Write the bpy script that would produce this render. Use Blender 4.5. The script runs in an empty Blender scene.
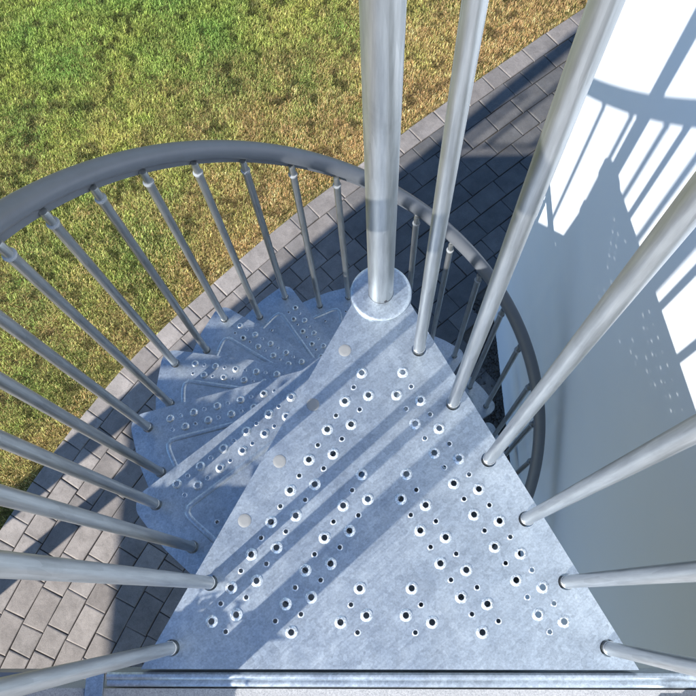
import bpy, bmesh, math, random
import numpy as np
from mathutils import Vector, Matrix, noise
from mathutils.geometry import delaunay_2d_cdt
random.seed(7); np.random.seed(7)
R = math.radians
S = 0.6                      # metres per plan unit (baluster circle radius = 0.6 m)
SC = bpy.context.scene

# ------------------------------------------------------------------ camera
cam_d = bpy.data.cameras.new('camera'); cam = bpy.data.objects.new('camera', cam_d)
SC.collection.objects.link(cam); SC.camera = cam
right = Vector((0.99924305, -0.00139051, -0.03887669)); up = Vector((0.01352735, 0.94941459, 0.31373386))
back = Vector((0.03647385, -0.31402228, 0.94871474))
C0 = Vector((-0.0194601, -0.92054659, 2.23099538)) * S
M = Matrix(((right.x, up.x, back.x, C0.x), (right.y, up.y, back.y, C0.y), (right.z, up.z, back.z, C0.z), (0, 0, 0, 1)))
cam.matrix_world = M
cam_d.sensor_width = 36; cam_d.lens = 754.088 / 696 * 36
cam_d.clip_start = 0.02; cam_d.clip_end = 500
# ------------------------------------------------------------------ sky and sun
AZ, EL = R(41.6), R(33.4)
sun_dir = Vector((math.cos(AZ) * math.cos(EL), math.sin(AZ) * math.cos(EL), -math.sin(EL)))
W = bpy.data.worlds.new('World'); SC.world = W; W.use_nodes = True
nt = W.node_tree; nt.nodes.clear()
sky = nt.nodes.new('ShaderNodeTexSky'); sky.sky_type = 'NISHITA'; sky.sun_disc = False
sky.sun_elevation = EL; sky.sun_rotation = math.atan2(-sun_dir.x, -sun_dir.y)
sky.air_density = 1.0; sky.dust_density = 0.1; sky.ozone_density = 6.0
bg = nt.nodes.new('ShaderNodeBackground'); bg.inputs['Strength'].default_value = 0.12
wo = nt.nodes.new('ShaderNodeOutputWorld')
nt.links.new(sky.outputs[0], bg.inputs[0]); nt.links.new(bg.outputs[0], wo.inputs[0])
sl = bpy.data.lights.new('sun', 'SUN'); sl.energy = 5.0; sl.angle = R(0.53); sl.color = (1, 0.96, 0.90)
so = bpy.data.objects.new('sun', sl); SC.collection.objects.link(so)
so.rotation_euler = sun_dir.to_track_quat('-Z', 'Y').to_euler(); so.location = (-4, -4, 6)
vs = SC.view_settings; vs.view_transform = 'Standard'; vs.look = 'None'; vs.gamma = 1; vs.exposure = 0.78
vs.use_curve_mapping = False

# ------------------------------------------------------------------ helpers
def link(o, parent=None):
    SC.collection.objects.link(o)
    if parent is not None: o.parent = parent
    return o
def tag(o, label=None, cat=None, group=None, kind=None):
    if label: o['label'] = label
    if cat: o['category'] = cat
    if group: o['group'] = group
    if kind: o['kind'] = kind
    return o
def empty(name, loc=(0, 0, 0)):
    o = bpy.data.objects.new(name, None); o.empty_display_size = .1; o.location = loc
    return link(o)
def mesh_obj(name, verts, faces, mat, parent=None, smooth=None):
    me = bpy.data.meshes.new(name); me.from_pydata([tuple(v) for v in verts], [], faces); me.update()
    if mat: me.materials.append(mat)
    if smooth is not None:
        me.polygons.foreach_set('use_smooth', [True] * len(me.polygons)); me.set_sharp_from_angle(angle=R(smooth))
    return link(bpy.data.objects.new(name, me), parent)
def bm_obj(name, bm, mat, parent=None, smooth=None):
    bmesh.ops.recalc_face_normals(bm, faces=bm.faces)
    me = bpy.data.meshes.new(name); bm.to_mesh(me); bm.free()
    if mat: me.materials.append(mat)
    if smooth is not None:
        me.polygons.foreach_set('use_smooth', [True] * len(me.polygons)); me.set_sharp_from_angle(angle=R(smooth))
    return link(bpy.data.objects.new(name, me), parent)
def add_box(bm, c, s, rz=0, bev=0):
    g = bmesh.ops.create_cube(bm, size=1)
    m = Matrix.Translation(c) @ Matrix.Rotation(rz, 4, 'Z') @ Matrix.Diagonal((s[0], s[1], s[2], 1))
    bmesh.ops.transform(bm, matrix=m, verts=g['verts'])
    if bev:
        es = list({e for v in g['verts'] for e in v.link_edges})
        bmesh.ops.bevel(bm, geom=es, offset=bev, segments=2, affect='EDGES', profile=.7)
def add_lathe(bm, prof, c=(0, 0, 0), seg=32, cap=True):
    """prof: list of (radius, z)"""
    rings = []
    for r, z in prof:
        rings.append([bm.verts.new((c[0] + r * math.cos(2 * math.pi * k / seg), c[1] + r * math.sin(2 * math.pi * k / seg), c[2] + z)) for k in range(seg)])
    for a, b in zip(rings, rings[1:]):
        for k in range(seg):
            bm.faces.new((a[k], a[(k + 1) % seg], b[(k + 1) % seg], b[k]))
    if cap:
        bm.faces.new(rings[0][::-1]); bm.faces.new(rings[-1])
def add_sweep(bm, pts, prof, up=Vector((0, 0, 1)), caps=True):
    """sweep a closed 2D profile (side, up) along a path"""
    rings = []
    n = len(pts)
    for i, p in enumerate(pts):
        t = (pts[min(i + 1, n - 1)] - pts[max(i - 1, 0)]).normalized()
        s = t.cross(up).normalized(); u = s.cross(t).normalized()
        rings.append([bm.verts.new(p + s * a + u * b) for a, b in prof])
    k = len(prof)
    for a, b in zip(rings, rings[1:]):
        for j in range(k): bm.faces.new((a[j], a[(j + 1) % k], b[(j + 1) % k], b[j]))
    if caps: bm.faces.new(rings[0][::-1]); bm.faces.new(rings[-1])
def circ(r, n=16, sx=1, sy=1): return [(r * sx * math.cos(2 * math.pi * k / n), r * sy * math.sin(2 * math.pi * k / n)) for k in range(n)]

# ------------------------------------------------------------------ materials
class NM:
    def __init__(s, name):
        s.m = bpy.data.materials.new(name); s.m.use_nodes = True; s.t = s.m.node_tree
        s.b = s.t.nodes['Principled BSDF']
    def n(s, typ, **kw):
        x = s.t.nodes.new('ShaderNode' + typ)
        for k, v in kw.items():
            if k.startswith('i_'):
                key = k[2:]; key = int(key) if key.isdigit() else key.replace('_', ' ')
                x.inputs[key].default_value = v
            else: setattr(x, k, v)
        return x
    def l(s, a, b): s.t.links.new(a, b)
    def coord(s, scale=(1, 1, 1), rot=(0, 0, 0), kind='Object'):
        tc = s.n('TexCoord'); mp = s.n('Mapping'); mp.vector_type = 'TEXTURE'; mp.inputs['Scale'].default_value = tuple(1 / c for c in scale); mp.inputs['Rotation'].default_value = rot
        s.l(tc.outputs[kind], mp.inputs[0]); return mp.outputs[0]
    def noise(s, vec, scale, detail=4, rough=.5, dist=0):
        x = s.n('TexNoise', i_Scale=scale, i_Detail=detail, i_Roughness=rough, i_Distortion=dist); s.l(vec, x.inputs['Vector']); return x.outputs['Fac']
    def ramp(s, fac, stops, interp='LINEAR'):
        r = s.n('ValToRGB'); r.color_ramp.interpolation = interp
        el = r.color_ramp.elements
        while len(el) < len(stops): el.new(.5)
        for e, (p, c) in zip(el, stops):
            e.position = p; e.color = (c, c, c, 1) if isinstance(c, (int, float)) else (*c, 1)
        s.l(fac, r.inputs[0]); return r.outputs[0]
    def mix(s, fac, a, b, mode='MIX'):
        x = s.n('MixRGB', blend_type=mode)
        for i, v in enumerate((fac, a, b)):
            if hasattr(v, 'is_output') or isinstance(v, bpy.types.NodeSocket): s.l(v, x.inputs[i])
            elif i == 0: x.inputs[0].default_value = v
            else: x.inputs[i].default_value = (*v, 1) if len(v) == 3 else v
        return x.outputs[0]
    def math(s, op, a, b=0.0):
        x = s.n('Math', operation=op)
        for i, v in enumerate((a, b)):
            if isinstance(v, bpy.types.NodeSocket): s.l(v, x.inputs[i])
            else: x.inputs[i].default_value = v
        return x.outputs[0]
    def bump(s, h, strength=.2, dist=.002):
        b = s.n('Bump'); b.inputs['Strength'].default_value = strength; b.inputs['Distance'].default_value = dist
        s.l(h, b.inputs['Height']); s.l(b.outputs[0], s.b.inputs['Normal'])
    def set(s, **kw):
        for k, v in kw.items(): s.b.inputs[k.replace('_', ' ')].default_value = (*v, 1) if isinstance(v, tuple) and len(v) == 3 else v
        return s

def galvanised(name, plate=True, metallic=.8):
    m = NM(name); v = m.coord()
    if not plate: v = m.coord((1, 1, .05))
    big = m.noise(v, 7 if plate else 30, 5, .6, .6)
    fine = m.noise(v, 260 if plate else 140, 6, .8)
    vor = m.n('TexVoronoi', i_Scale=130.0); m.l(v, vor.inputs['Vector'])
    spang = m.n('SeparateColor'); m.l(vor.outputs['Color'], spang.inputs[0])
    if plate:
        vs1 = m.coord((12, 240, 60), (0, 0, R(40)))
    else:
        vs1 = m.coord((90, 90, 9))
    scr = m.noise(vs1, 1.0, 3, .65)
    c = m.mix(m.ramp(big, [(.32, 0), (.68, 1)]), *(((.31, .355, .40), (.42, .465, .50)) if plate else ((.36, .38, .385), (.48, .495, .50))))
    c = m.mix(.38 if plate else .16, c, m.ramp(fine, [(.35, .35), (.65, .95)]), 'OVERLAY')
    c = m.mix(.06 if plate else .12, c, m.ramp(scr, [(.38, .2), (.62, .95)]), 'OVERLAY')
    sp2 = m.n('RGBToBW'); m.l(vor.outputs['Color'], sp2.inputs[0])
    c = m.mix(.30, c, m.ramp(sp2.outputs[0], [(.1, .32), (.9, .72)]), 'OVERLAY')
    gr = m.noise(m.coord(), 3.3, 7, .72, .5)
    c = m.mix(m.ramp(gr, [(.55, 0), (.72, .30)]), c, (.20, .21, .215))
    m.l(c, m.b.inputs['Base Color'])
    r1 = m.ramp(m.noise(v, 16, 5, .6, .3), [(.3, .31), (.7, .45)] if plate else [(.3, .28), (.7, .40)])
    r2 = m.ramp(scr, [(.35, .0), (.65, .04)])
    m.l(m.math('ADD', r1, r2), m.b.inputs['Roughness'])
    m.set(Metallic=metallic)
    h = m.math('ADD', m.math('MULTIPLY', m.noise(v, 60, 3), .7), m.math('MULTIPLY', scr, .25))
    m.bump(h, .07 if plate else .12, .002)
    return m.m
def glint_collar_mat():  # sky glint on the hole collars painted in as paler zinc
    m = NM('sky_glint_collar'); v = m.coord(); n = m.noise(v, 160, 4, .6)
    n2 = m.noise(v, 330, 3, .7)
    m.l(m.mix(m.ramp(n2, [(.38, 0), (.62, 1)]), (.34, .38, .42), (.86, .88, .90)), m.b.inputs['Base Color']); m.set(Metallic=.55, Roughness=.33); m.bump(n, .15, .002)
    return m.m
GALV = galvanised('galvanised_plate', True, .8)
GALVT = galvanised('galvanised_tube', False, .85)
GLINT = glint_collar_mat()
def simple(name, col, rough=.5, metal=0, nscale=40, var=.15, bump=.1):
    m = NM(name); v = m.coord()
    n = m.noise(v, nscale, 5, .6)
    m.l(m.mix(n, tuple(c * (1 - var) for c in col), tuple(min(1, c * (1 + var)) for c in col)), m.b.inputs['Base Color'])
    m.set(Roughness=rough, Metallic=metal); m.bump(m.noise(v, nscale * 4, 4), bump, .002)
    return m.m
PVC = simple('grey_rail_plastic', (.135, .148, .17), .34, 0, 25, .12, .06)
PLAST = simple('pale_collar_plastic', (.30, .32, .34), .4)
PLUG = simple('cream_plug_plastic', (.22, .225, .225), .6, 0, 90, .06)
SCREW = simple('bolt_steel', (.12, .12, .13), .35, .9)
GRAVELM = simple('dark_gravel_stone', (.06, .055, .05), .9, 0, 30, .5)

def wall_mat():
    m = NM('white_render'); v = m.coord()
    n = m.noise(v, 2.2, 5, .6)
    m.l(m.mix(n, (.70, .75, .82), (.76, .80, .86)), m.b.inputs['Base Color'])
    m.set(Roughness=.85); m.bump(m.noise(v, 420, 4, .7), .25, .0012)
    return m.m
WALL = wall_mat()
def granule_mat():
    m = NM('mineral_felt'); v = m.coord()
    a = m.noise(v, 500, 3, .8); b = m.noise(v, 6, 4)
    c = m.ramp(a, [(.3, (.20, .205, .21)), (.52, (.38, .38, .385)), (.72, (.52, .515, .51))])
    c = m.mix(.3, c, m.ramp(b, [(.3, .6), (.7, 1.0)]), 'MULTIPLY')
    m.l(c, m.b.inputs['Base Color']); m.set(Roughness=.9); m.bump(a, .5, .002)
    return m.m
GRAN = granule_mat()
def paver_mat():
    m = NM('concrete_paver'); v = m.coord()
    at = m.n('Attribute', attribute_name='tint')
    sp = m.n('SeparateColor'); m.l(at.outputs['Color'], sp.inputs[0])
    c = m.mix(sp.outputs[0], (.25, .22, .20), (.39, .35, .32))
    c = m.mix(sp.outputs[1], c, (.11, .108, .108))
    big = m.noise(v, 9, 5, .65)
    c = m.mix(.75, c, m.ramp(big, [(.3, .60), (.7, 1.2)]), 'MULTIPLY')
    mud = m.noise(v, 26, 6, .8, .8)
    c = m.mix(m.ramp(mud, [(.52, 0), (.70, .5)]), c, (.12, .105, .09))
    fn = m.noise(v, 260, 4, .75)
    c = m.mix(.7, c, m.ramp(fn, [(.3, .62), (.55, 1.0), (.75, 1.3)]), 'MULTIPLY')
    # specks of sand and light efflorescence stains with a shape of their own
    st = m.noise(v, 3.1, 6, .7, .4)
    c = m.mix(m.ramp(st, [(.60, 0), (.78, .45)]), c, (.42, .37, .33))
    m.l(c, m.b.inputs['Base Color']); m.set(Roughness=.88)
    m.bump(m.math('ADD', fn, m.noise(v, 60, 4)), .45, .003)
    return m.m
PAVER = paver_mat()
JOINT = simple('joint_sand', (.10, .085, .07), .95, 0, 150, .5, .5)
def soil_mat():
    m = NM('lawn_ground'); v = m.coord()
    a = m.noise(v, 1.3, 6, .65); b = m.noise(v, 60, 5, .75)
    c = m.mix(m.ramp(a, [(.4, 0), (.62, 1)]), (.15, .17, .04), (.34, .25, .10))
    c = m.mix(.8, c, m.ramp(b, [(.3, .35), (.7, 1.35)]), 'MULTIPLY')
    m.l(c, m.b.inputs['Base Color']); m.set(Roughness=.95); m.bump(b, .8, .012)
    return m.m
SOIL = soil_mat()
def blade_mat():
    m = NM('grass_blade')
    at = m.n('Attribute', attribute_name='tint'); m.l(at.outputs['Color'], m.b.inputs['Base Color'])
    m.set(Roughness=.55); m.b.inputs['Specular IOR Level'].default_value = .3
    # thin leaves let some light through
    tr = m.n('BsdfTranslucent'); m.l(at.outputs['Color'], tr.inputs[0])
    mx = m.n('MixShader'); mx.inputs[0].default_value = .35
    m.l(m.b.outputs[0], mx.inputs[1]); m.l(tr.outputs[0], mx.inputs[2])
    m.l(mx.outputs[0], m.t.nodes['Material Output'].inputs[0])
    return m.m
BLADE = blade_mat()
LEAF = simple('plant_leaf', (.05, .09, .03), .5, 0, 60, .4)
TERRA = simple('clay_pot', (.30, .14, .08), .8, 0, 30, .15)
TREADM = GALV

# ------------------------------------------------------------------ ground
GZ = -4.455 * S
Ef = [(-3.05, -3.3), (-2.72, -2.2), (-2.45, -1.3), (-2.22, -.66), (-2.0, -.18), (-1.78, .2), (-1.46, .66), (-1.18, .97), (-.9, 1.24), (-.69, 1.45), (-.42, 1.69), (-.08, 1.97), (.19, 2.19), (.52, 2.45), (.98, 2.80), (1.4, 3.11), (2.2, 3.66), (3.4, 4.4), (4.9, 5.2)]
def resample(P, step):
    P = [Vector((x, y, 0)) for x, y in P]
    # Catmull-Rom then equal steps
    out = []
    for i in range(len(P) - 1):
        a, b, c, d = P[max(i - 1, 0)], P[i], P[i + 1], P[min(i + 2, len(P) - 1)]
        for k in range(24):
            t = k / 24
            out.append(.5 * ((2 * b) + (-a + c) * t + (2 * a - 5 * b + 4 * c - d) * t * t + (-a + 3 * b - 3 * c + d) * t ** 3))
    out.append(P[-1])
    res = [out[0]]; acc = 0
    for a, b in zip(out, out[1:]):
        L = (b - a).length
        while acc + L >= step:
            f = (step - acc) / L; a = a.lerp(b, f); res.append(a.copy()); L = (b - a).length; acc = 0
        acc += L
    return res
EDGE = resample(Ef, .05)
# smooth it a little
for _ in range(25):
    EDGE = [EDGE[0]] + [(EDGE[i - 1] + EDGE[i] * 2 + EDGE[i + 1]) / 4 for i in range(1, len(EDGE) - 1)] + [EDGE[-1]]
NRM = []
for i in range(len(EDGE)):
    t = (EDGE[min(i + 1, len(EDGE) - 1)] - EDGE[max(i - 1, 0)]).normalized(); NRM.append(Vector((t.y, -t.x, 0)))  # to the house side
def edge_side(x, y):
    """signed distance from the lawn edge, + on the lawn side"""
    best = None
    d = (EX - x) ** 2 + (EY - y) ** 2; i = int(np.argmin(d))
    return -((x - EDGE[i].x) * NRM[i].x + (y - EDGE[i].y) * NRM[i].y)
EX = np.array([p.x for p in EDGE]); EY = np.array([p.y for p in EDGE])
NX = np.array([n.x for n in NRM]); NY = np.array([n.y for n in NRM])

bm = bmesh.new(); bmesh.ops.create_grid(bm, x_segments=2, y_segments=2, size=120)
bmesh.ops.translate(bm, verts=bm.verts, vec=(0, 0, GZ - .045))
tag(bm_obj('lawn_ground', bm, SOIL), kind='structure')
# bedding sheet under the pavers
poly = [(p.x + n.x * .02, p.y + n.y * .02) for p, n in zip(EDGE, NRM)]
poly += [(6.5, 4.0), (6.5, -7), (-3.1, -7)]
tag(mesh_obj('paving_bed', [(x, y, GZ - .012) for x, y in poly], [list(range(len(poly)))[::-1]], JOINT), kind='structure')

WX = lambda y: (1.165 * S) - .043 * y      # left face of the house
WY = 1.60 * S                              # far corner of the house
def paving():
    V, F, T = [], [], []
    def slab(quad, tint):
        # bevelled paver; quad is 4 points CCW
        c = sum(quad, Vector((0, 0, 0))) / 4
        dz = random.uniform(-.0015, .0015); tx, ty = random.uniform(-.006, .006), random.uniform(-.006, .006)
        base = len(V)
        def ring(ins, z):
            for q in quad:
                d = (c - q); p = q + d.normalized() * ins
                V.append((p.x, p.y, GZ + z + dz + (p.x - c.x) * tx + (p.y - c.y) * ty))
        ring(.0, -.03); ring(.0, -.0055); ring(.0035, -.0014); ring(.009, 0)
        for a in range(3):
            for k in range(4):
                i, j = base + a * 4 + k, base + a * 4 + (k + 1) % 4
                F.append((i, j, j + 4, i + 4)); T.append(tint)
        F.append(tuple(base + 12 + k for k in range(4))); T.append(tint)
    step = .05; g = .0013; w = .1215
    # arc length of the edge curve
    n = len(EDGE)
    def at(sv, off):
        i = min(max(sv / step, 0), n - 1.001); k = int(i); f = i - k
        p = EDGE[k].lerp(EDGE[k + 1], f); m = NRM[k].lerp(NRM[k + 1], f)
        return p + m * off
    for row in range(0, 46):
        o0, o1 = row * w + g + .004, (row + 1) * w - g + .004
        k = 1 - (row * w) / 9.0             # inner rows are shorter
        if k < .3: break
        s = -random.uniform(0, .15) / k
        pr = None
        while s < n * step:
            L = random.choice((.2, .2, .2, .135)) if row else random.choice((.2, .2, .135))
            s1 = s + L / k
            q = [at(s + g / k, o0), at(s + g / k, o1), at(s1 - g / k, o1), at(s1 - g / k, o0)]
            cx = sum((p.x for p in q)) / 4; cy = sum((p.y for p in q)) / 4
            lim = WX(cy) - .09
            ok = (cx < lim - .02) if cy < WY + .12 else True
            if ok and s > 0 and -4.4 < cy < 7 and cx < 6:
                gs = noise.noise(Vector((cx * .7, cy * .7, 3)))
                path_grey = min(1, max(0, (cx + .9) / 1.2)) * .75  # greyer pavers to the east, with some deck shade put into the colour
                q = [p + Vector((random.uniform(-.0022, .0022), random.uniform(-.0022, .0022), 0)) for p in q]
                slab(q, (min(1, max(0, random.gauss(.5, .26))), min(1, max(0, (path_grey * (1.25 if row else .4)) + random.gauss(.08, .12))), 0, 1))
            s = s1
    F2 = [tuple(reversed(f)) for f in F]
    me = bpy.data.meshes.new('paved_path'); me.from_pydata(V, [], F); me.update()
    a = me.attributes.new('tint', 'FLOAT_COLOR', 'FACE'); a.data.foreach_set('color', np.array(T, dtype=np.float32).ravel())
    me.materials.append(PAVER)
    bmx = bmesh.new(); bmx.from_mesh(me); bmesh.ops.recalc_face_normals(bmx, faces=bmx.faces); bmx.to_mesh(me); bmx.free()
    tag(link(bpy.data.objects.new('paved_path', me)), kind='structure')
paving()

def grass():
    N = 1150000
    x = np.random.uniform(-4.0, 2.8, N); y = np.random.uniform(-1.4, 5.4, N)
    # signed side of lawn edge, by chunks
    keep = np.zeros(N, bool); dist = np.zeros(N)
    for c in range(0, N, 20000):
        xs, ys = x[c:c + 20000], y[c:c + 20000]
        d = (xs[:, None] - EX[None]) ** 2 + (ys[:, None] - EY[None]) ** 2
        i = d.argmin(1)
        sd = -((xs - EX[i]) * NX[i] + (ys - EY[i]) * NY[i])
        dist[c:c + 20000] = sd
    nb = np.random.uniform(0, 1, N)
    keep = (dist > -.016) & ((dist > .05) | (nb < .6)) & ((dist > .002) | (nb < .16)) & (dist < 3.6)
    x, y, dist = x[keep], y[keep], dist[keep]; n = len(x)
    def nz(sc, oct=3, seed=0.):
        # cheap value noise on a grid, numpy
        out = np.zeros(n); amp = 1; tot = 0
        for o in range(oct):
            G = np.random.RandomState(int(seed * 10 + o)).uniform(0, 1, (512, 512))
            fx, fy = (x + 7) * sc * 2 ** o, (y + 7) * sc * 2 ** o
            ix, iy = np.floor(fx).astype(int), np.floor(fy).astype(int); tx, ty = fx - ix, fy - iy
            tx = tx * tx * (3 - 2 * tx); ty = ty * ty * (3 - 2 * ty)
            g = lambda a, b: G[(ix + a) % 512, (iy + b) % 512]
            v = (g(0, 0) * (1 - tx) + g(1, 0) * tx) * (1 - ty) + (g(0, 1) * (1 - tx) + g(1, 1) * tx) * ty
            out += v * amp; tot += amp; amp *= .6
        return out / tot
    dry = nz(.9, 5, 1) - .5; clump = nz(9, 3, 2) - .5; hue = nz(3.2, 3, 3) - .5
    edge_dry = np.exp(-np.clip(dist, 0, 9) / .8)
    east = np.clip((x + y * .35 + .6) / 2.2, 0, 1)
    dryness = np.clip(.10 + dry * 1.1 + clump * .8 + edge_dry * .85 + .25 * east - .05 * dist, 0, 1)
    dead = np.random.uniform(0, 1, n) < dryness * .85
    r = np.random.uniform(0, 1, n)
    g0 = np.array([.17, .25, .045]); g1 = np.array([.46, .57, .14]); d0 = np.array([.38, .22, .08]); d1 = np.array([.82, .56, .29])
    green = g0 + (g1 - g0) * r[:, None]; deadc = d0 + (d1 - d0) * r[:, None]
    green = green * (1 + hue[:, None] * np.array([.9, .25, .3]))
    mixf = np.clip(dryness * .55 + dead * .45, 0, 1)[:, None]; col = green * (1 - mixf) + deadc * mixf
    dark = nz(22, 3, 6); dark2 = nz(4, 3, 8)
    col = col * np.clip(.22 + 1.35 * dark + .6 * dark2 - .9 * (nz(16, 2, 9) > .70), .28, 1.5)[:, None]
    L = np.random.uniform(.011, .026, n) * (1 - .3 * edge_dry) * (.8 + .8 * (clump + .5))
    L[dead] *= .85
    wdt = np.random.uniform(.0009, .0018, n) * np.where(np.random.uniform(0, 1, n) < .04, 2.4, 1)
    wdt[dead] *= .85
    a = np.random.uniform(0, 2 * np.pi, n); lean = np.random.uniform(.7, 1.5, n)
    dx, dy = np.cos(a), np.sin(a); px, py = -dy, dx
    z0 = GZ - .040
    h = np.cos(lean) * L; o = np.sin(lean) * L
    def P(fo, fz, s): return np.stack([x + dx * o * fo + px * wdt * s, y + dy * o * fo + py * wdt * s, z0 + .012 + h * fz + .018 * np.ones(n)], 1)
    v = np.stack([P(0, 0, -.8) - [0, 0, .012], P(0, 0, .8) - [0, 0, .012], P(.45, .6, 1), P(.45, .6, -1), P(1, 1, 0)], 1).reshape(-1, 3)
    b = np.arange(n) * 5
    loops = np.stack([b, b + 1, b + 2, b + 3, b + 3, b + 2, b + 4], 1).ravel()
    me = bpy.data.meshes.new('grass'); me.vertices.add(len(v)); me.vertices.foreach_set('co', v.astype(np.float32).ravel())
    me.loops.add(len(loops)); me.loops.foreach_set('vertex_index', loops.astype(np.int32))
    me.polygons.add(n * 2)
    ls = np.stack([np.arange(n) * 7, np.arange(n) * 7 + 4], 1).ravel(); lt = np.tile([4, 3], n)
    me.polygons.foreach_set('loop_start', ls.astype(np.int32)); me.polygons.foreach_set('loop_total', lt.astype(np.int32))
    at = me.attributes.new('tint', 'FLOAT_COLOR', 'FACE')
    cc = np.concatenate([np.clip(col, .01, .8), np.ones((n, 1))], 1).repeat(2, 0)
    at.data.foreach_set('color', cc.astype(np.float32).ravel())
    me.update(calc_edges=True); me.materials.append(BLADE)
    tag(link(bpy.data.objects.new('grass', me)), 'short lawn grass, green with straw-dry patches along the paving edge', 'grass', kind='stuff')
grass()

def gravel():
    V, F = [], []
    rnd = random.Random(3)
    ico = bmesh.new(); bmesh.ops.create_icosphere(ico, subdivisions=1, radius=1)
    iv = [v.co.copy() for v in ico.verts]; fi = [[v.index for v in f.verts] for f in ico.faces]; ico.free()
    for _ in range(3400):
        y = rnd.uniform(-2.4, WY + .1); x = rnd.uniform(WX(y) - .115, WX(y) - .002) if rnd.random() < .97 else WX(y) - .1
        r = rnd.uniform(.006, .014); b = len(V); s = Vector((r * rnd.uniform(.8, 1.3), r * rnd.uniform(.7, 1.1), r * rnd.uniform(.5, .9)))
        rot = Matrix.Rotation(rnd.uniform(0, 6.3), 3, 'Z')
        for c in iv:
            p = rot @ Vector((c.x * s.x * rnd.uniform(.85, 1.15), c.y * s.y * rnd.uniform(.85, 1.15), c.z * s.z)); V.append((x + p.x, y + p.y, GZ - .010 + rnd.uniform(-.002, .006) + p.z))
        for f in fi: F.append([b + i for i in f])
    o = mesh_obj('gravel', V, F, GRAVELM)
    tag(o, 'dark drainage gravel in the strip at the foot of the white wall', 'gravel', kind='stuff')
gravel()

# ------------------------------------------------------------------ house
house = tag(empty('house', (WX(WY), WY, GZ)), 'house with smooth white rendered side wall carrying the staircase shadow', 'house')
def house_part(name, poly, z0, z1, mat):
    k = len(poly)
    V = [(x - house.location.x, y - house.location.y, z0 - GZ) for x, y in poly] + [(x - house.location.x, y - house.location.y, z1 - GZ) for x, y in poly]
    F = [tuple(range(k))[::-1], tuple(range(k, 2 * k))] + [(i, (i + 1) % k, k + (i + 1) % k, k + i) for i in range(k)]
    return mesh_obj(name, V, F, mat, house)
hy0, hx1 = -7.0, 7.0
house_part('wall', [(WX(hy0), hy0), (hx1, hy0), (hx1, WY), (WX(WY), WY)], GZ - .02, 2.9, WALL)
house_part('roof', [(WX(hy0) - .02, hy0 - .02), (hx1 + .05, hy0 - .02), (hx1 + .05, WY + .02), (WX(WY) - .02, WY + .02)], 2.901, 3.0, PVC)

# ------------------------------------------------------------------ terrace
TY = -1.1155 * S                                   # front edge of the terrace rail
off = 2.21
chx = lambda y: (y * math.cos(AZ) - off * S) / math.sin(AZ)
terr = tag(empty('roof_terrace', (0, TY, GZ)), 'roof terrace with pale mineral surface behind the galvanised edge rail', 'terrace')
def tpart(name, bm, mat, sm=None):
    bmesh.ops.translate(bm, verts=bm.verts, vec=(0, -TY, -GZ))
    return bm_obj(name, bm, mat, terr, sm)
lx = -7.05 * S
dpoly = [(WX(-.7) - .001, TY - .026), (WX(hy0) - .001, hy0), (lx, hy0), (lx, (off * S + math.sin(AZ) * lx) / math.cos(AZ)), (chx(TY - .026), TY - .026)]
def prism(bm, poly, z0, z1):
    a = [bm.verts.new((x, y, z0)) for x, y in poly]; b = [bm.verts.new((x, y, z1)) for x, y in poly]; k = len(poly)
    bm.faces.new(a[::-1]); bm.faces.new(b)
    for i in range(k): bm.faces.new((a[i], a[(i + 1) % k], b[(i + 1) % k], b[i]))
bm = bmesh.new(); prism(bm, dpoly, -.16, -.014); tpart('deck', bm, GRAN)
# galvanised angle along the front edge: face, rolled top bead, small upstand
bm = bmesh.new()
prof = [(-.012, -.10), (.0, -.10), (.0, -.004), (-.003, -.0005), (-.0065, 0), (-.0105, -.002), (-.0125, -.0065), (-.0165, -.0055), (-.0215, -.0075), (-.0235, -.013), (-.012, -.0135)]
xa, xb = -.775 * S, WX(-.7) - .002
va = [bm.verts.new((xa, TY + a - .0005, b - .002)) for a, b in prof]; vb = [bm.verts.new((xb, TY + a - .0005, b - .002)) for a, b in prof]
k = len(prof); bm.faces.new(va); bm.faces.new(vb[::-1])
for i in range(k): bm.faces.new((va[i], va[(i + 1) % k], vb[(i + 1) % k], vb[i]))
tpart('edge_rail', bm, GALV, 40)
bm = bmesh.new(); add_box(bm, (-.809 * S, TY - .03, -.010), (.030, .085, .006), 0, .001); tpart('mounting_strap', bm, GALV)
bm = bmesh.new(); add_box(bm, ((xa + chx(TY)) / 2 - .05, TY - .012, -.05), (abs(xa - chx(TY)) - .14, .02, .07)); tpart('edge_board', bm, PVC)
# square deck posts
for offp, wd, xp in ((2.09, .150, -5.0), (1.58, .100, -4.45)):
    x = xp * S; y = (offp * S + math.sin(AZ) * x) / math.cos(AZ)
    bm = bmesh.new(); add_box(bm, (x, y, (GZ - .16) / 2 - .003), (wd, wd, -GZ - .166), AZ, .003); tpart('post', bm, GALVT)
# railing along the slanted edge of the terrace
d = Vector((math.cos(AZ), math.sin(AZ), 0)); nrm = Vector((-d.y, d.x, 0))
e1 = Vector((chx(TY - .03), TY - .03, 0)); e0 = Vector((lx, (off * S + math.sin(AZ) * lx) / math.cos(AZ), 0))
for (z, inn, r) in ((.97, -.045, .021), (.55, -.14, .012), (.12, -.14, .012)):
    bm = bmesh.new(); add_sweep(bm, [e0 + nrm * inn + Vector((0, 0, z)), e1 + nrm * inn + Vector((0, 0, z))], circ(r, 12)); tpart('rail', bm, GALVT, 40)
for t in (.03, .35, .67, .97):
    p = e0.lerp(e1, t) - nrm * .09
    bm = bmesh.new(); add_box(bm, (p.x, p.y, .465), (.03, .03, .958), AZ); tpart('rail_post', bm, GALVT)

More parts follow.
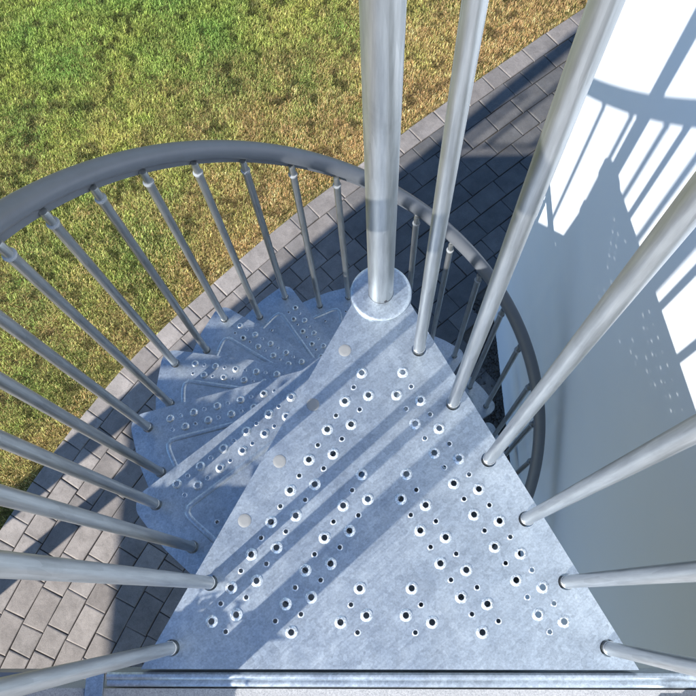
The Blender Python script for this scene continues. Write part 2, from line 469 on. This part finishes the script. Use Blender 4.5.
tA, tB = chx(TY - .03) + .02, -2.25 * S
for z, r in ((.97, .021), (.10, .010)):
    bm = bmesh.new(); add_sweep(bm, [Vector((tA, TY - .07, z)), Vector((tB, TY - .07, z))], circ(r, 12)); tpart('rail', bm, GALVT, 40)
k = int((tB - tA) / .26)
for i in range(k + 1):
    x = tA + (tB - tA) * i / k; big_ = i % 3 == 0
    bm = bmesh.new(); add_box(bm, (x, TY - .07, .47 if big_ else .53), ((.05 if big_ else .018), (.05 if big_ else .018), .965 if big_ else .85)); tpart('rail_post' if big_ else 'baluster', bm, GALVT)

# slim square posts standing on the terrace at both sides of the landing
def newel(x, y, w, h, label):
    o = tag(empty('newel_post', (x, y, -.014)), label, 'post')
    bm = bmesh.new(); add_box(bm, (0, 0, h / 2 + .004), (w, w, h), 0, .003); bm_obj('shaft', bm, GALVT, o, 40)
    bm = bmesh.new(); add_box(bm, (0, 0, .003), (w * 1.9, w * 1.5, .006), 0, .001); bm_obj('base_plate', bm, GALV, o)
    return o
xq = -.70; yq = (-.512 + .664 * xq) / .748
newel(xq * S, yq * S, .039, 1.1, 'galvanised square post on the terrace left of the landing')
newel(.797 * S, (-1.157 - .075) * S, .045, 1.1, 'galvanised square post on the terrace right of the landing beside the white wall')

# ------------------------------------------------------------------ spiral staircase
stair = tag(empty('spiral_staircase', (0, 0, GZ)), 'galvanised steel spiral staircase with perforated treads, triangular landing and grey handrail', 'staircase')
def spart(o):
    return o
UP = Vector((0, 0, -GZ))
PHI0, DEL, HR, A0, LB = -1.97851184, 0.40610828, 0.40486997 * S, 0.10001187, 1.60913344 * S

def plate(name, outline, big, small, mat, parent, z, thick=.003, ridge=None, barholes=(), flange=.03, rot=0):
    """perforated sheet: outline CCW (m); big = dimpled holes, small = plain punched holes"""
    V2, Z, E = [], [], []
    def loop(pts, zz):
        b = len(V2)
        for q in pts: V2.append(Vector((q[0], q[1]))); Z.append(zz)
        k = len(pts)
        for i in range(k): E.append((b + i, b + (i + 1) % k))
    nb = len(outline); loop(outline, 0)
    holes = []
    def ring(c, r, n, zz, ph=0): loop([(c[0] + r * math.cos(2 * math.pi * (i + ph) / n), c[1] + r * math.sin(2 * math.pi * (i + ph) / n)) for i in range(n)], zz)
    for c in big:
        for r, zz in ((.0106, 0), (.0096, .0008), (.0083, .0024), (.0069, .0036), (.0058, .0038), (.0051, .0030)): ring(c, r, 20, zz)
        holes.append((c, .0051))
    for c in small:
        for r, zz in ((.0058, 0), (.0046, .0006), (.0038, .0007)): ring(c, r, 14, zz)
        holes.append((c, .0038))
    for c in barholes:
        ring(c, .0135, 20, 0); holes.append((c, .0135))
    V2o, _, Fo, ov, _, _ = delaunay_2d_cdt(V2, E, [], 0, 1e-6)
    zz = []
    for i, src in enumerate(ov): zz.append(Z[src[0]] if src else 0)
    # keep faces inside the outline and outside holes
    ox = np.array([q[0] for q in outline]); oy = np.array([q[1] for q in outline])
    def inside(px, py):
        c = False; j = nb - 1
        x2, y2 = np.roll(ox, 1), np.roll(oy, 1)
        m = ((oy > py) != (y2 > py)); 
        with np.errstate(divide='ignore', invalid='ignore'): xi = (x2 - ox) * (py - oy) / (y2 - oy) + ox
        return int((m & (px < xi)).sum()) % 2 == 1
    hc = np.array([h[0] for h in holes]) if holes else np.zeros((0, 2)); hr = np.array([h[1] for h in holes])
    F = []
    for f in Fo:
        cx = sum(V2o[i].x for i in f) / len(f); cy = sum(V2o[i].y for i in f) / len(f)
        if not inside(cx, cy): continue
        if len(hc) and (((hc[:, 0] - cx) ** 2 + (hc[:, 1] - cy) ** 2) < (hr * .97) ** 2).any(): continue
        F.append(list(f))
    V = [(v.x, v.y, h) for v, h in zip(V2o, zz)]; n = len(V)
    V += [(v.x, v.y, h - thick) for v, h in zip(V2o, zz)]
    # consistent winding up
    FF = []
    cnt = {}
    for f in F:
        a, b, c = V[f[0]], V[f[1]], V[f[2]]
        if (b[0] - a[0]) * (c[1] - a[1]) - (b[1] - a[1]) * (c[0] - a[0]) < 0: f = f[::-1]
        FF.append(tuple(f))
        for i in range(len(f)):
            e = (f[i], f[(i + 1) % len(f)]); cnt[e] = 1
    out = list(FF) + [tuple(i + n for i in f[::-1]) for f in FF]
    for (a, b) in cnt:
        if (b, a) not in cnt: out.append((b, a, a + n, b + n))
    me = bpy.data.meshes.new(name); me.from_pydata(V, [], out); me.update(); me.materials.append(mat); me.materials.append(GLINT)
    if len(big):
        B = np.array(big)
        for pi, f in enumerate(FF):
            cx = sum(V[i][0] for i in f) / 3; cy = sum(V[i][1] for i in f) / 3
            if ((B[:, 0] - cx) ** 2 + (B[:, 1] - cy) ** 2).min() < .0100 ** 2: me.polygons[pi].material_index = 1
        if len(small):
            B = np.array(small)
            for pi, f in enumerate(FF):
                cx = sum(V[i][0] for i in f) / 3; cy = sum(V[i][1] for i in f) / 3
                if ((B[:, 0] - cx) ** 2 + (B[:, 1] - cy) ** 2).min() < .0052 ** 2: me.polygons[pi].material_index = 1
    if ridge:
        bmr = bmesh.new(); bmr.from_mesh(me)
        add_sweep(bmr, [Vector((x, y, .0002)) for x, y in ridge], [(-.0072, -.001), (-.0050, .0008), (-.0022, .0019), (0, .0022), (.0022, .0019), (.0050, .0008), (.0072, -.001)])
        bmr.to_mesh(me); bmr.free()
    me.polygons.foreach_set('use_smooth', [True] * len(me.polygons)); me.set_sharp_from_angle(angle=R(38))
    for p in me.polygons:
        if all(abs(me.vertices[i].co.z - me.vertices[p.vertices[0]].co.z) < 1e-7 for i in p.vertices): p.use_smooth = False
    o = link(bpy.data.objects.new(name, me), parent); o.location = UP + Vector((0, 0, z)); o.rotation_euler[2] = rot
    # folded-down rim as a sub-part
    if flange:
        c = Vector((sum(q[0] for q in outline) / nb, sum(q[1] for q in outline) / nb))
        Vf, Ff = [], []
        P = [Vector(q) for q in outline]; k = nb
        for i in range(k):
            t = (P[(i + 1) % k] - P[i - 1]).normalized(); nn = Vector((-t.y, t.x))
            for ins, zf in ((.0012, -thick - .0003), (.0012, -flange), (.0042, -flange), (.0042, -thick - .0003)):
                q = P[i] + nn * ins; Vf.append((q.x, q.y, zf))
        for i in range(k):
            a, b = i * 4, ((i + 1) % k) * 4
            for j in range(4): Ff.append((a + j, b + j, b + (j + 1) % 4, a + (j + 1) % 4))
        mesh_obj('folded_edge', Vf, Ff, mat, o, 40)
    return o

def rounded(pts, rad, seg=8):
    """pts: list of (x,y,r) CCW -> rounded polygon"""
    out = []; n = len(pts)
    for i in range(n):
        p = Vector(pts[i][:2]); r = pts[i][2]
        if r == 0: out.append(tuple(p)); continue
        a = (Vector(pts[i - 1][:2]) - p).normalized(); b = (Vector(pts[(i + 1) % n][:2]) - p).normalized()
        ang = a.angle(b); L = r / math.tan(ang / 2); c = p + (a + b).normalized() * (r / math.sin(ang / 2))
        s, e = p + a * L, p + b * L
        a0 = math.atan2(s.y - c.y, s.x - c.x); a1 = math.atan2(e.y - c.y, e.x - c.x)
        while a1 < a0: a1 += 2 * math.pi
        for k in range(seg + 1):
            t = a0 + (a1 - a0) * k / seg; out.append((c.x + r * math.cos(t), c.y + r * math.sin(t)))
    return out
def densify(pts, d):
    out = []
    for i in range(len(pts)):
        a, b = Vector(pts[i]), Vector(pts[(i + 1) % len(pts)]); k = max(1, int((b - a).length / d))
        for j in range(k): out.append(tuple(a.lerp(b, j / k)))
    return out

# --- central column
bm = bmesh.new(); add_lathe(bm, [(.0235, 0), (.0235, -GZ + 1.02)], seg=40)
col = bm_obj('column', bm, GALVT, stair, 40)
bm = bmesh.new(); add_lathe(bm, [(.024, 0), (.024, .006), (.021, .014), (.012, .018)], (0, 0, -GZ + 1.021), 32); bm_obj('cap', bm, PLAST, col, 40)
bm = bmesh.new(); add_lathe(bm, [(.0030, 0), (.0030, .0012)], (0, 0, 0), 12)
bmesh.ops.transform(bm, matrix=Matrix.Translation((.0085, -.0222, -GZ + .014)) @ Matrix.Rotation(R(70), 4, Vector((1, .35, 0)).normalized()), verts=bm.verts); bm_obj('set_screw', bm, SCREW, col)
bm = bmesh.new(); add_lathe(bm, [(.12, .0), (.12, .006), (.05, .008)], (0, 0, .001), 40); bm_obj('foot_flange', bm, GALV, stair, 40)

# --- landing
hubr = .0985 * S
arc = []
a0 = math.atan2(-.035, .093); a1 = math.pi - a0
for k in range(25):
    t = a0 + (a1 - a0) * k / 24; arc.append((hubr * math.cos(t), hubr * math.sin(t)))
outl = [(-.679 * S, -1.1075 * S), (.679 * S, -1.1075 * S)] + arc
outl = densify(outl, .05)
mir = lambda L: [(-x, y) for x, y in L]
# centre lines of the punched rows (plan units), right side; the left side mirrors it
b1 = [(0.063, -0.264), (0.043, -0.335), (0.115, -0.353), (0.096, -0.425), (0.168, -0.44), (0.15, -0.514), (0.222, -0.531), (0.204, -0.604), (0.276, -0.621), (0.258, -0.694), (0.330, -0.712), (0.312, -0.784), (0.384, -0.803), (0.366, -0.875), (0.438, -0.894), (0.420, -0.966), (0.489, -0.984)]
b2 = [(0.066, -0.576), (0.048, -0.648), (0.120, -0.666), (0.102, -0.738), (0.174, -0.757), (0.156, -0.829), (0.228, -0.847), (0.210, -0.920), (0.282, -0.938), (0.264, -1.012)]
s1 = [(0.088, -0.309), (0.07, -0.379), (0.142, -0.397), (0.124, -0.469), (0.196, -0.487), (0.178, -0.557), (0.250, -0.578), (0.232, -0.649), (0.304, -0.667), (0.286, -0.739), (0.358, -0.757), (0.34, -0.829), (0.412, -0.848), (0.394, -0.92), (0.466, -0.937), (0.448, -1.011)]
s2 = [(0.094, -0.622), (0.076, -0.694), (0.148, -0.712), (0.13, -0.784), (0.202, -0.803), (0.184, -0.874), (0.256, -0.894), (0.238, -0.965), (0.310, -0.983)]
b3 = [(0.073, -0.896), (0.055, -0.968), (0.127, -0.986)]; s3 = [(0.098, -0.940), (0.080, -1.013)]
sc = lambda L: [(x * S, y * S) for x, y in L]
BIG = b1 + b2 + b3; SM = s1 + s2 + s3
barR = [(.0175 + .0975 * k, -(.0175 + .1725 * k)) for k in range(1, 7)]
barL = [(-.597, -1.053), (-.500, -.880)]
landing = plate('landing', outl, sc(BIG + mir(BIG)), sc(SM + mir(SM)), GALV, stair, 0, .004, None, sc(barR + barL), .06)
bm = bmesh.new(); add_lathe(bm, [(.0240, .0003), (hubr - .0035, .0003), (hubr - .0020, .0006), (hubr - .0012, .0018), (hubr - .0012, .0040), (hubr - .0035, .0062), (hubr - .008, .0068), (.0240, .0068)], seg=56, cap=False)
bm_obj('hub_disc', bm, GALV, landing, 40)
for k in range(1, 5):
    x, y = -(.0175 + .0975 * k) * S, -(.0175 + .1725 * k) * S
    bm = bmesh.new(); add_lathe(bm, [(.0118, .0002), (.0118, .0006), (.0112, .0010), (.006, .0011)], (x, y, 0), 24); bm_obj('hole_plug', bm, PLUG, landing, 40)

# unseen plate below the left landing edge, added to block stray sun on the wall
bm = bmesh.new(); A = Vector((-.17 * S + .012, -.20 * S, 0)); B = Vector((-.62 * S + .012, -1.02 * S, 0)); mid = (A + B) / 2; dd = B - A
add_box(bm, (mid.x, mid.y, -.062 - .085), (dd.length, .003, .17), math.atan2(dd.y, dd.x)); bm_obj('sun_block_plate', bm, GALV, landing)

# --- treads
def tread(n):
    fr = lambda u: -(.0755 + .0895 * u); re = lambda u: .088 + .160 * u
    pts = []
    ang0, ang1 = math.atan2(fr(.06), .06), math.atan2(re(.06), .06)
    P = [(.05, fr(.05), 0), (1.060, fr(1.06), .062), (1.070, 0.03, .5), (1.045, re(1.045), .062), (.05, re(.05), 0)]
    o = rounded(P, 0)
    # hub arc at the back
    h0 = math.atan2(re(.05), .05); h1 = math.atan2(fr(.05), .05) + 2 * math.pi
    rr = math.hypot(.05, re(.05)); r2 = math.hypot(.05, fr(.05))
    for k in range(1, 14):
        t = h0 + (h1 - h0) * k / 14; r = rr + (r2 - rr) * k / 14; o.append((r * math.cos(t), r * math.sin(t)))
    o = densify(sc(o), .06)
    big = [(u, -.0645 - .043 * (u - .5) * 1.0 - .0) for u in (.897, .797, .697, .597, .497)]
    big = [(.897, -.102), (.797, -.092), (.697, -.083), (.597, -.074), (.497, -.065), (.397, -.056), (.847, -.047), (.750, -.039), (.652, -.030), (.555, -.022), (.457, -.014), (.36, -.006)]
    sml = [(.902, -.053), (.805, -.043), (.707, -.034), (.61, -.026), (.512, -.018), (.852, -.098), (.752, -.089), (.652, -.079), (.552, -.070), (.452, -.061), (.879, .096), (.86, .19)]
    ridge = [(.38, .040), (.55, .024), (.75, .004), (.88, -.0095), (.905, -.012), (.925, -.008), (.935, .004), (.938, .02), (.936, .05), (.930, .10), (.924, .15), (.918, .205)]
    rg = resample([(x, y) for x, y in ridge], .02); rg = [(v.x * S, v.y * S) for v in rg]
    bars = [(math.cos(A0), math.sin(A0)), (math.cos(A0), -math.sin(A0))]
    return plate('tread', o, sc(big), sc(sml), GALV, stair, -n * HR, .003, rg, sc(bars), .045, PHI0 - n * DEL)
t1 = tread(1)
for n in range(2, 11):
    c = t1.copy(); SC.collection.objects.link(c); c.parent = stair; c.location = UP + Vector((0, 0, -n * HR)); c.rotation_euler[2] = PHI0 - n * DEL
    for ch in list(t1.children):
        cc = ch.copy(); SC.collection.objects.link(cc); cc.parent = c
# spacer tubes round the column between treads
for n in range(0, 11):
    top = -n * HR - .0045; bot = -(n + 1) * HR + (.0006 if n < 10 else .01)
    bm = bmesh.new(); add_lathe(bm, [(.0242, bot), (.054, bot), (.054, bot + .006), (.050, bot + .008), (.050, top - .008), (.054, top - .004), (.054, top), (.0242, top)], (0, 0, -GZ), 32, cap=False)
    bm_obj('spacer', bm, GALV, stair, 40)

# --- balusters
def rail_z(phi): return LB + (phi - PHI0) / DEL * HR          # height of the baluster tip
def baluster(x, y, z0, z1, proto=[None]):
    """tube from z0 to z1 with collar and slotted tip (cap)"""
    h = z1 - z0
    bm = bmesh.new(); r = .0105
    add_lathe(bm, [(r, -.028), (r, h - .046)], seg=20)
    add_lathe(bm, [(r + .0003, .012), (r + .0012, .0125), (r + .0012, .0145), (r + .0003, .015)], seg=20, cap=False)
    o = bm_obj('baluster', bm, GALVT, stair, 40)
    bm = bmesh.new()
    add_lathe(bm, [(r * .9, h - .0465), (.0122, h - .0460), (.0128, h - .043), (.0120, h - .040), (.0090, h - .039)], seg=20)
    c = bm_obj('collar', bm, PLAST, o, 40)
    bm = bmesh.new()
    add_lathe(bm, [(.0088, h - .0405), (.0088, h - .004), (.0075, h), (.003, h + .001)], seg=20)
    add_lathe(bm, [(.0030, h - .012), (.0030, h - .0112)], (.0068, 0, .014), 10)
    c = bm_obj('tip', bm, GALVT, o, 40)
    bm = bmesh.new(); 
    o.location = UP + Vector((x, y, z0))
    th = math.atan2(-y, -x)
    bm.free()
    o.rotation_euler[2] = th
    return o
def screw(o, h):
    bm = bmesh.new(); add_lathe(bm, [(.0042, 0), (.0042, .0015), (.002, .0022)], seg=10)
    bmesh.ops.transform(bm, matrix=Matrix.Translation((.0100, 0, h - .012)) @ Matrix.Rotation(R(90), 4, 'Y'), verts=bm.verts)
for n in range(1, 11):
    for s in (1, -1):
        phi = PHI0 - n * DEL + s * A0
        baluster(math.cos(phi) * S, math.sin(phi) * S, -n * HR, rail_z(phi))
phi = PHI0 - 11 * DEL + A0; baluster(math.cos(phi) * S, math.sin(phi) * S, GZ + .03, rail_z(phi))
PZ = 1.95 * S
for x, y in barR + barL: baluster(x * S, y * S, 0, PZ)

# --- handrails: round tube with a keel below that takes the baluster tips
RT = .0225
keel = [(-.0150, -.038), (.0040, -.038), (.0060, -.0205)]
prof = keel + [(RT * math.cos(a), RT * math.sin(a)) for a in [R(-58 + i * (296 / 26)) for i in range(27)]] + [(-.0115, -.0185)]
def handrail(pts, name='handrail'):
    bm = bmesh.new(); add_sweep(bm, pts, prof); return bm_obj(name, bm, PVC, stair, 45)
pts = []
ph_s = math.atan2(barL[1][1], barL[1][0]) + .0
N = 280
ph_e = PHI0 - 12.2 * DEL
for k in range(N + 1):
    phi = (-2.06) + (ph_e + 2.06) * k / N
    z = rail_z(phi) + .036
    pts.append(Vector((math.cos(phi) * (S + .012), math.sin(phi) * (S + .012), z - GZ)))
handrail(pts)
hr = handrail([Vector((-.602 * S - .006, -1.12 * S, PZ + .036 - GZ)), Vector((-.5 * S - .006, -.88 * S, PZ + .036 - GZ)), Vector((-.455 * S - .006, -.895 * S, PZ + .036 - GZ))][:2])
handrail([Vector((.60 * S + .03, -1.12 * S, PZ + .036 - GZ)), Vector((.06 * S, -.13 * S, PZ + .036 - GZ))])

# ------------------------------------------------------------------ unseen plant trough, added to cast leafy shade on the landing
def trough(cx, cy, L, w, h, seed, label):
    rnd = random.Random(seed)
    o = tag(empty('shade_caster_trough', (cx, cy, -.013)), label, 'shadow caster')
    bm = bmesh.new(); add_box(bm, (0, 0, h / 2), (L, w, h), 0, .006); add_box(bm, (0, 0, h - .008), (L + .012, w + .012, .014), 0, .004); bm_obj('trough', bm, TERRA, o)
    V, F = [], []
    for _ in range(520):
        bx, by = rnd.uniform(-L / 2, L / 2), rnd.uniform(-w / 2, w / 2)
        ll = rnd.uniform(.02, .045); ww = ll * rnd.uniform(.3, .5); a = rnd.uniform(0, 6.28); z = h + abs(rnd.gauss(0, .038)); tl = rnd.uniform(-.2, .9)
        dv = Vector((math.cos(a) * math.cos(tl), math.sin(a) * math.cos(tl), math.sin(tl))); sv = Vector((-math.sin(a), math.cos(a), 0)) * ww / 2
        p = Vector((bx, by, z)); b = len(V)
        V += [p, p + dv * ll * .45 + sv, p + dv * ll, p + dv * ll * .45 - sv]; F.append((b, b + 1, b + 2, b + 3))
    mesh_obj('foliage', V, F, LEAF, o)
trough(-.68 * S - .53, -1.33 * S - .08, .84, .16, .232, 5, 'unseen long clay trough of low leafy plants, added to cast shade on the landing')
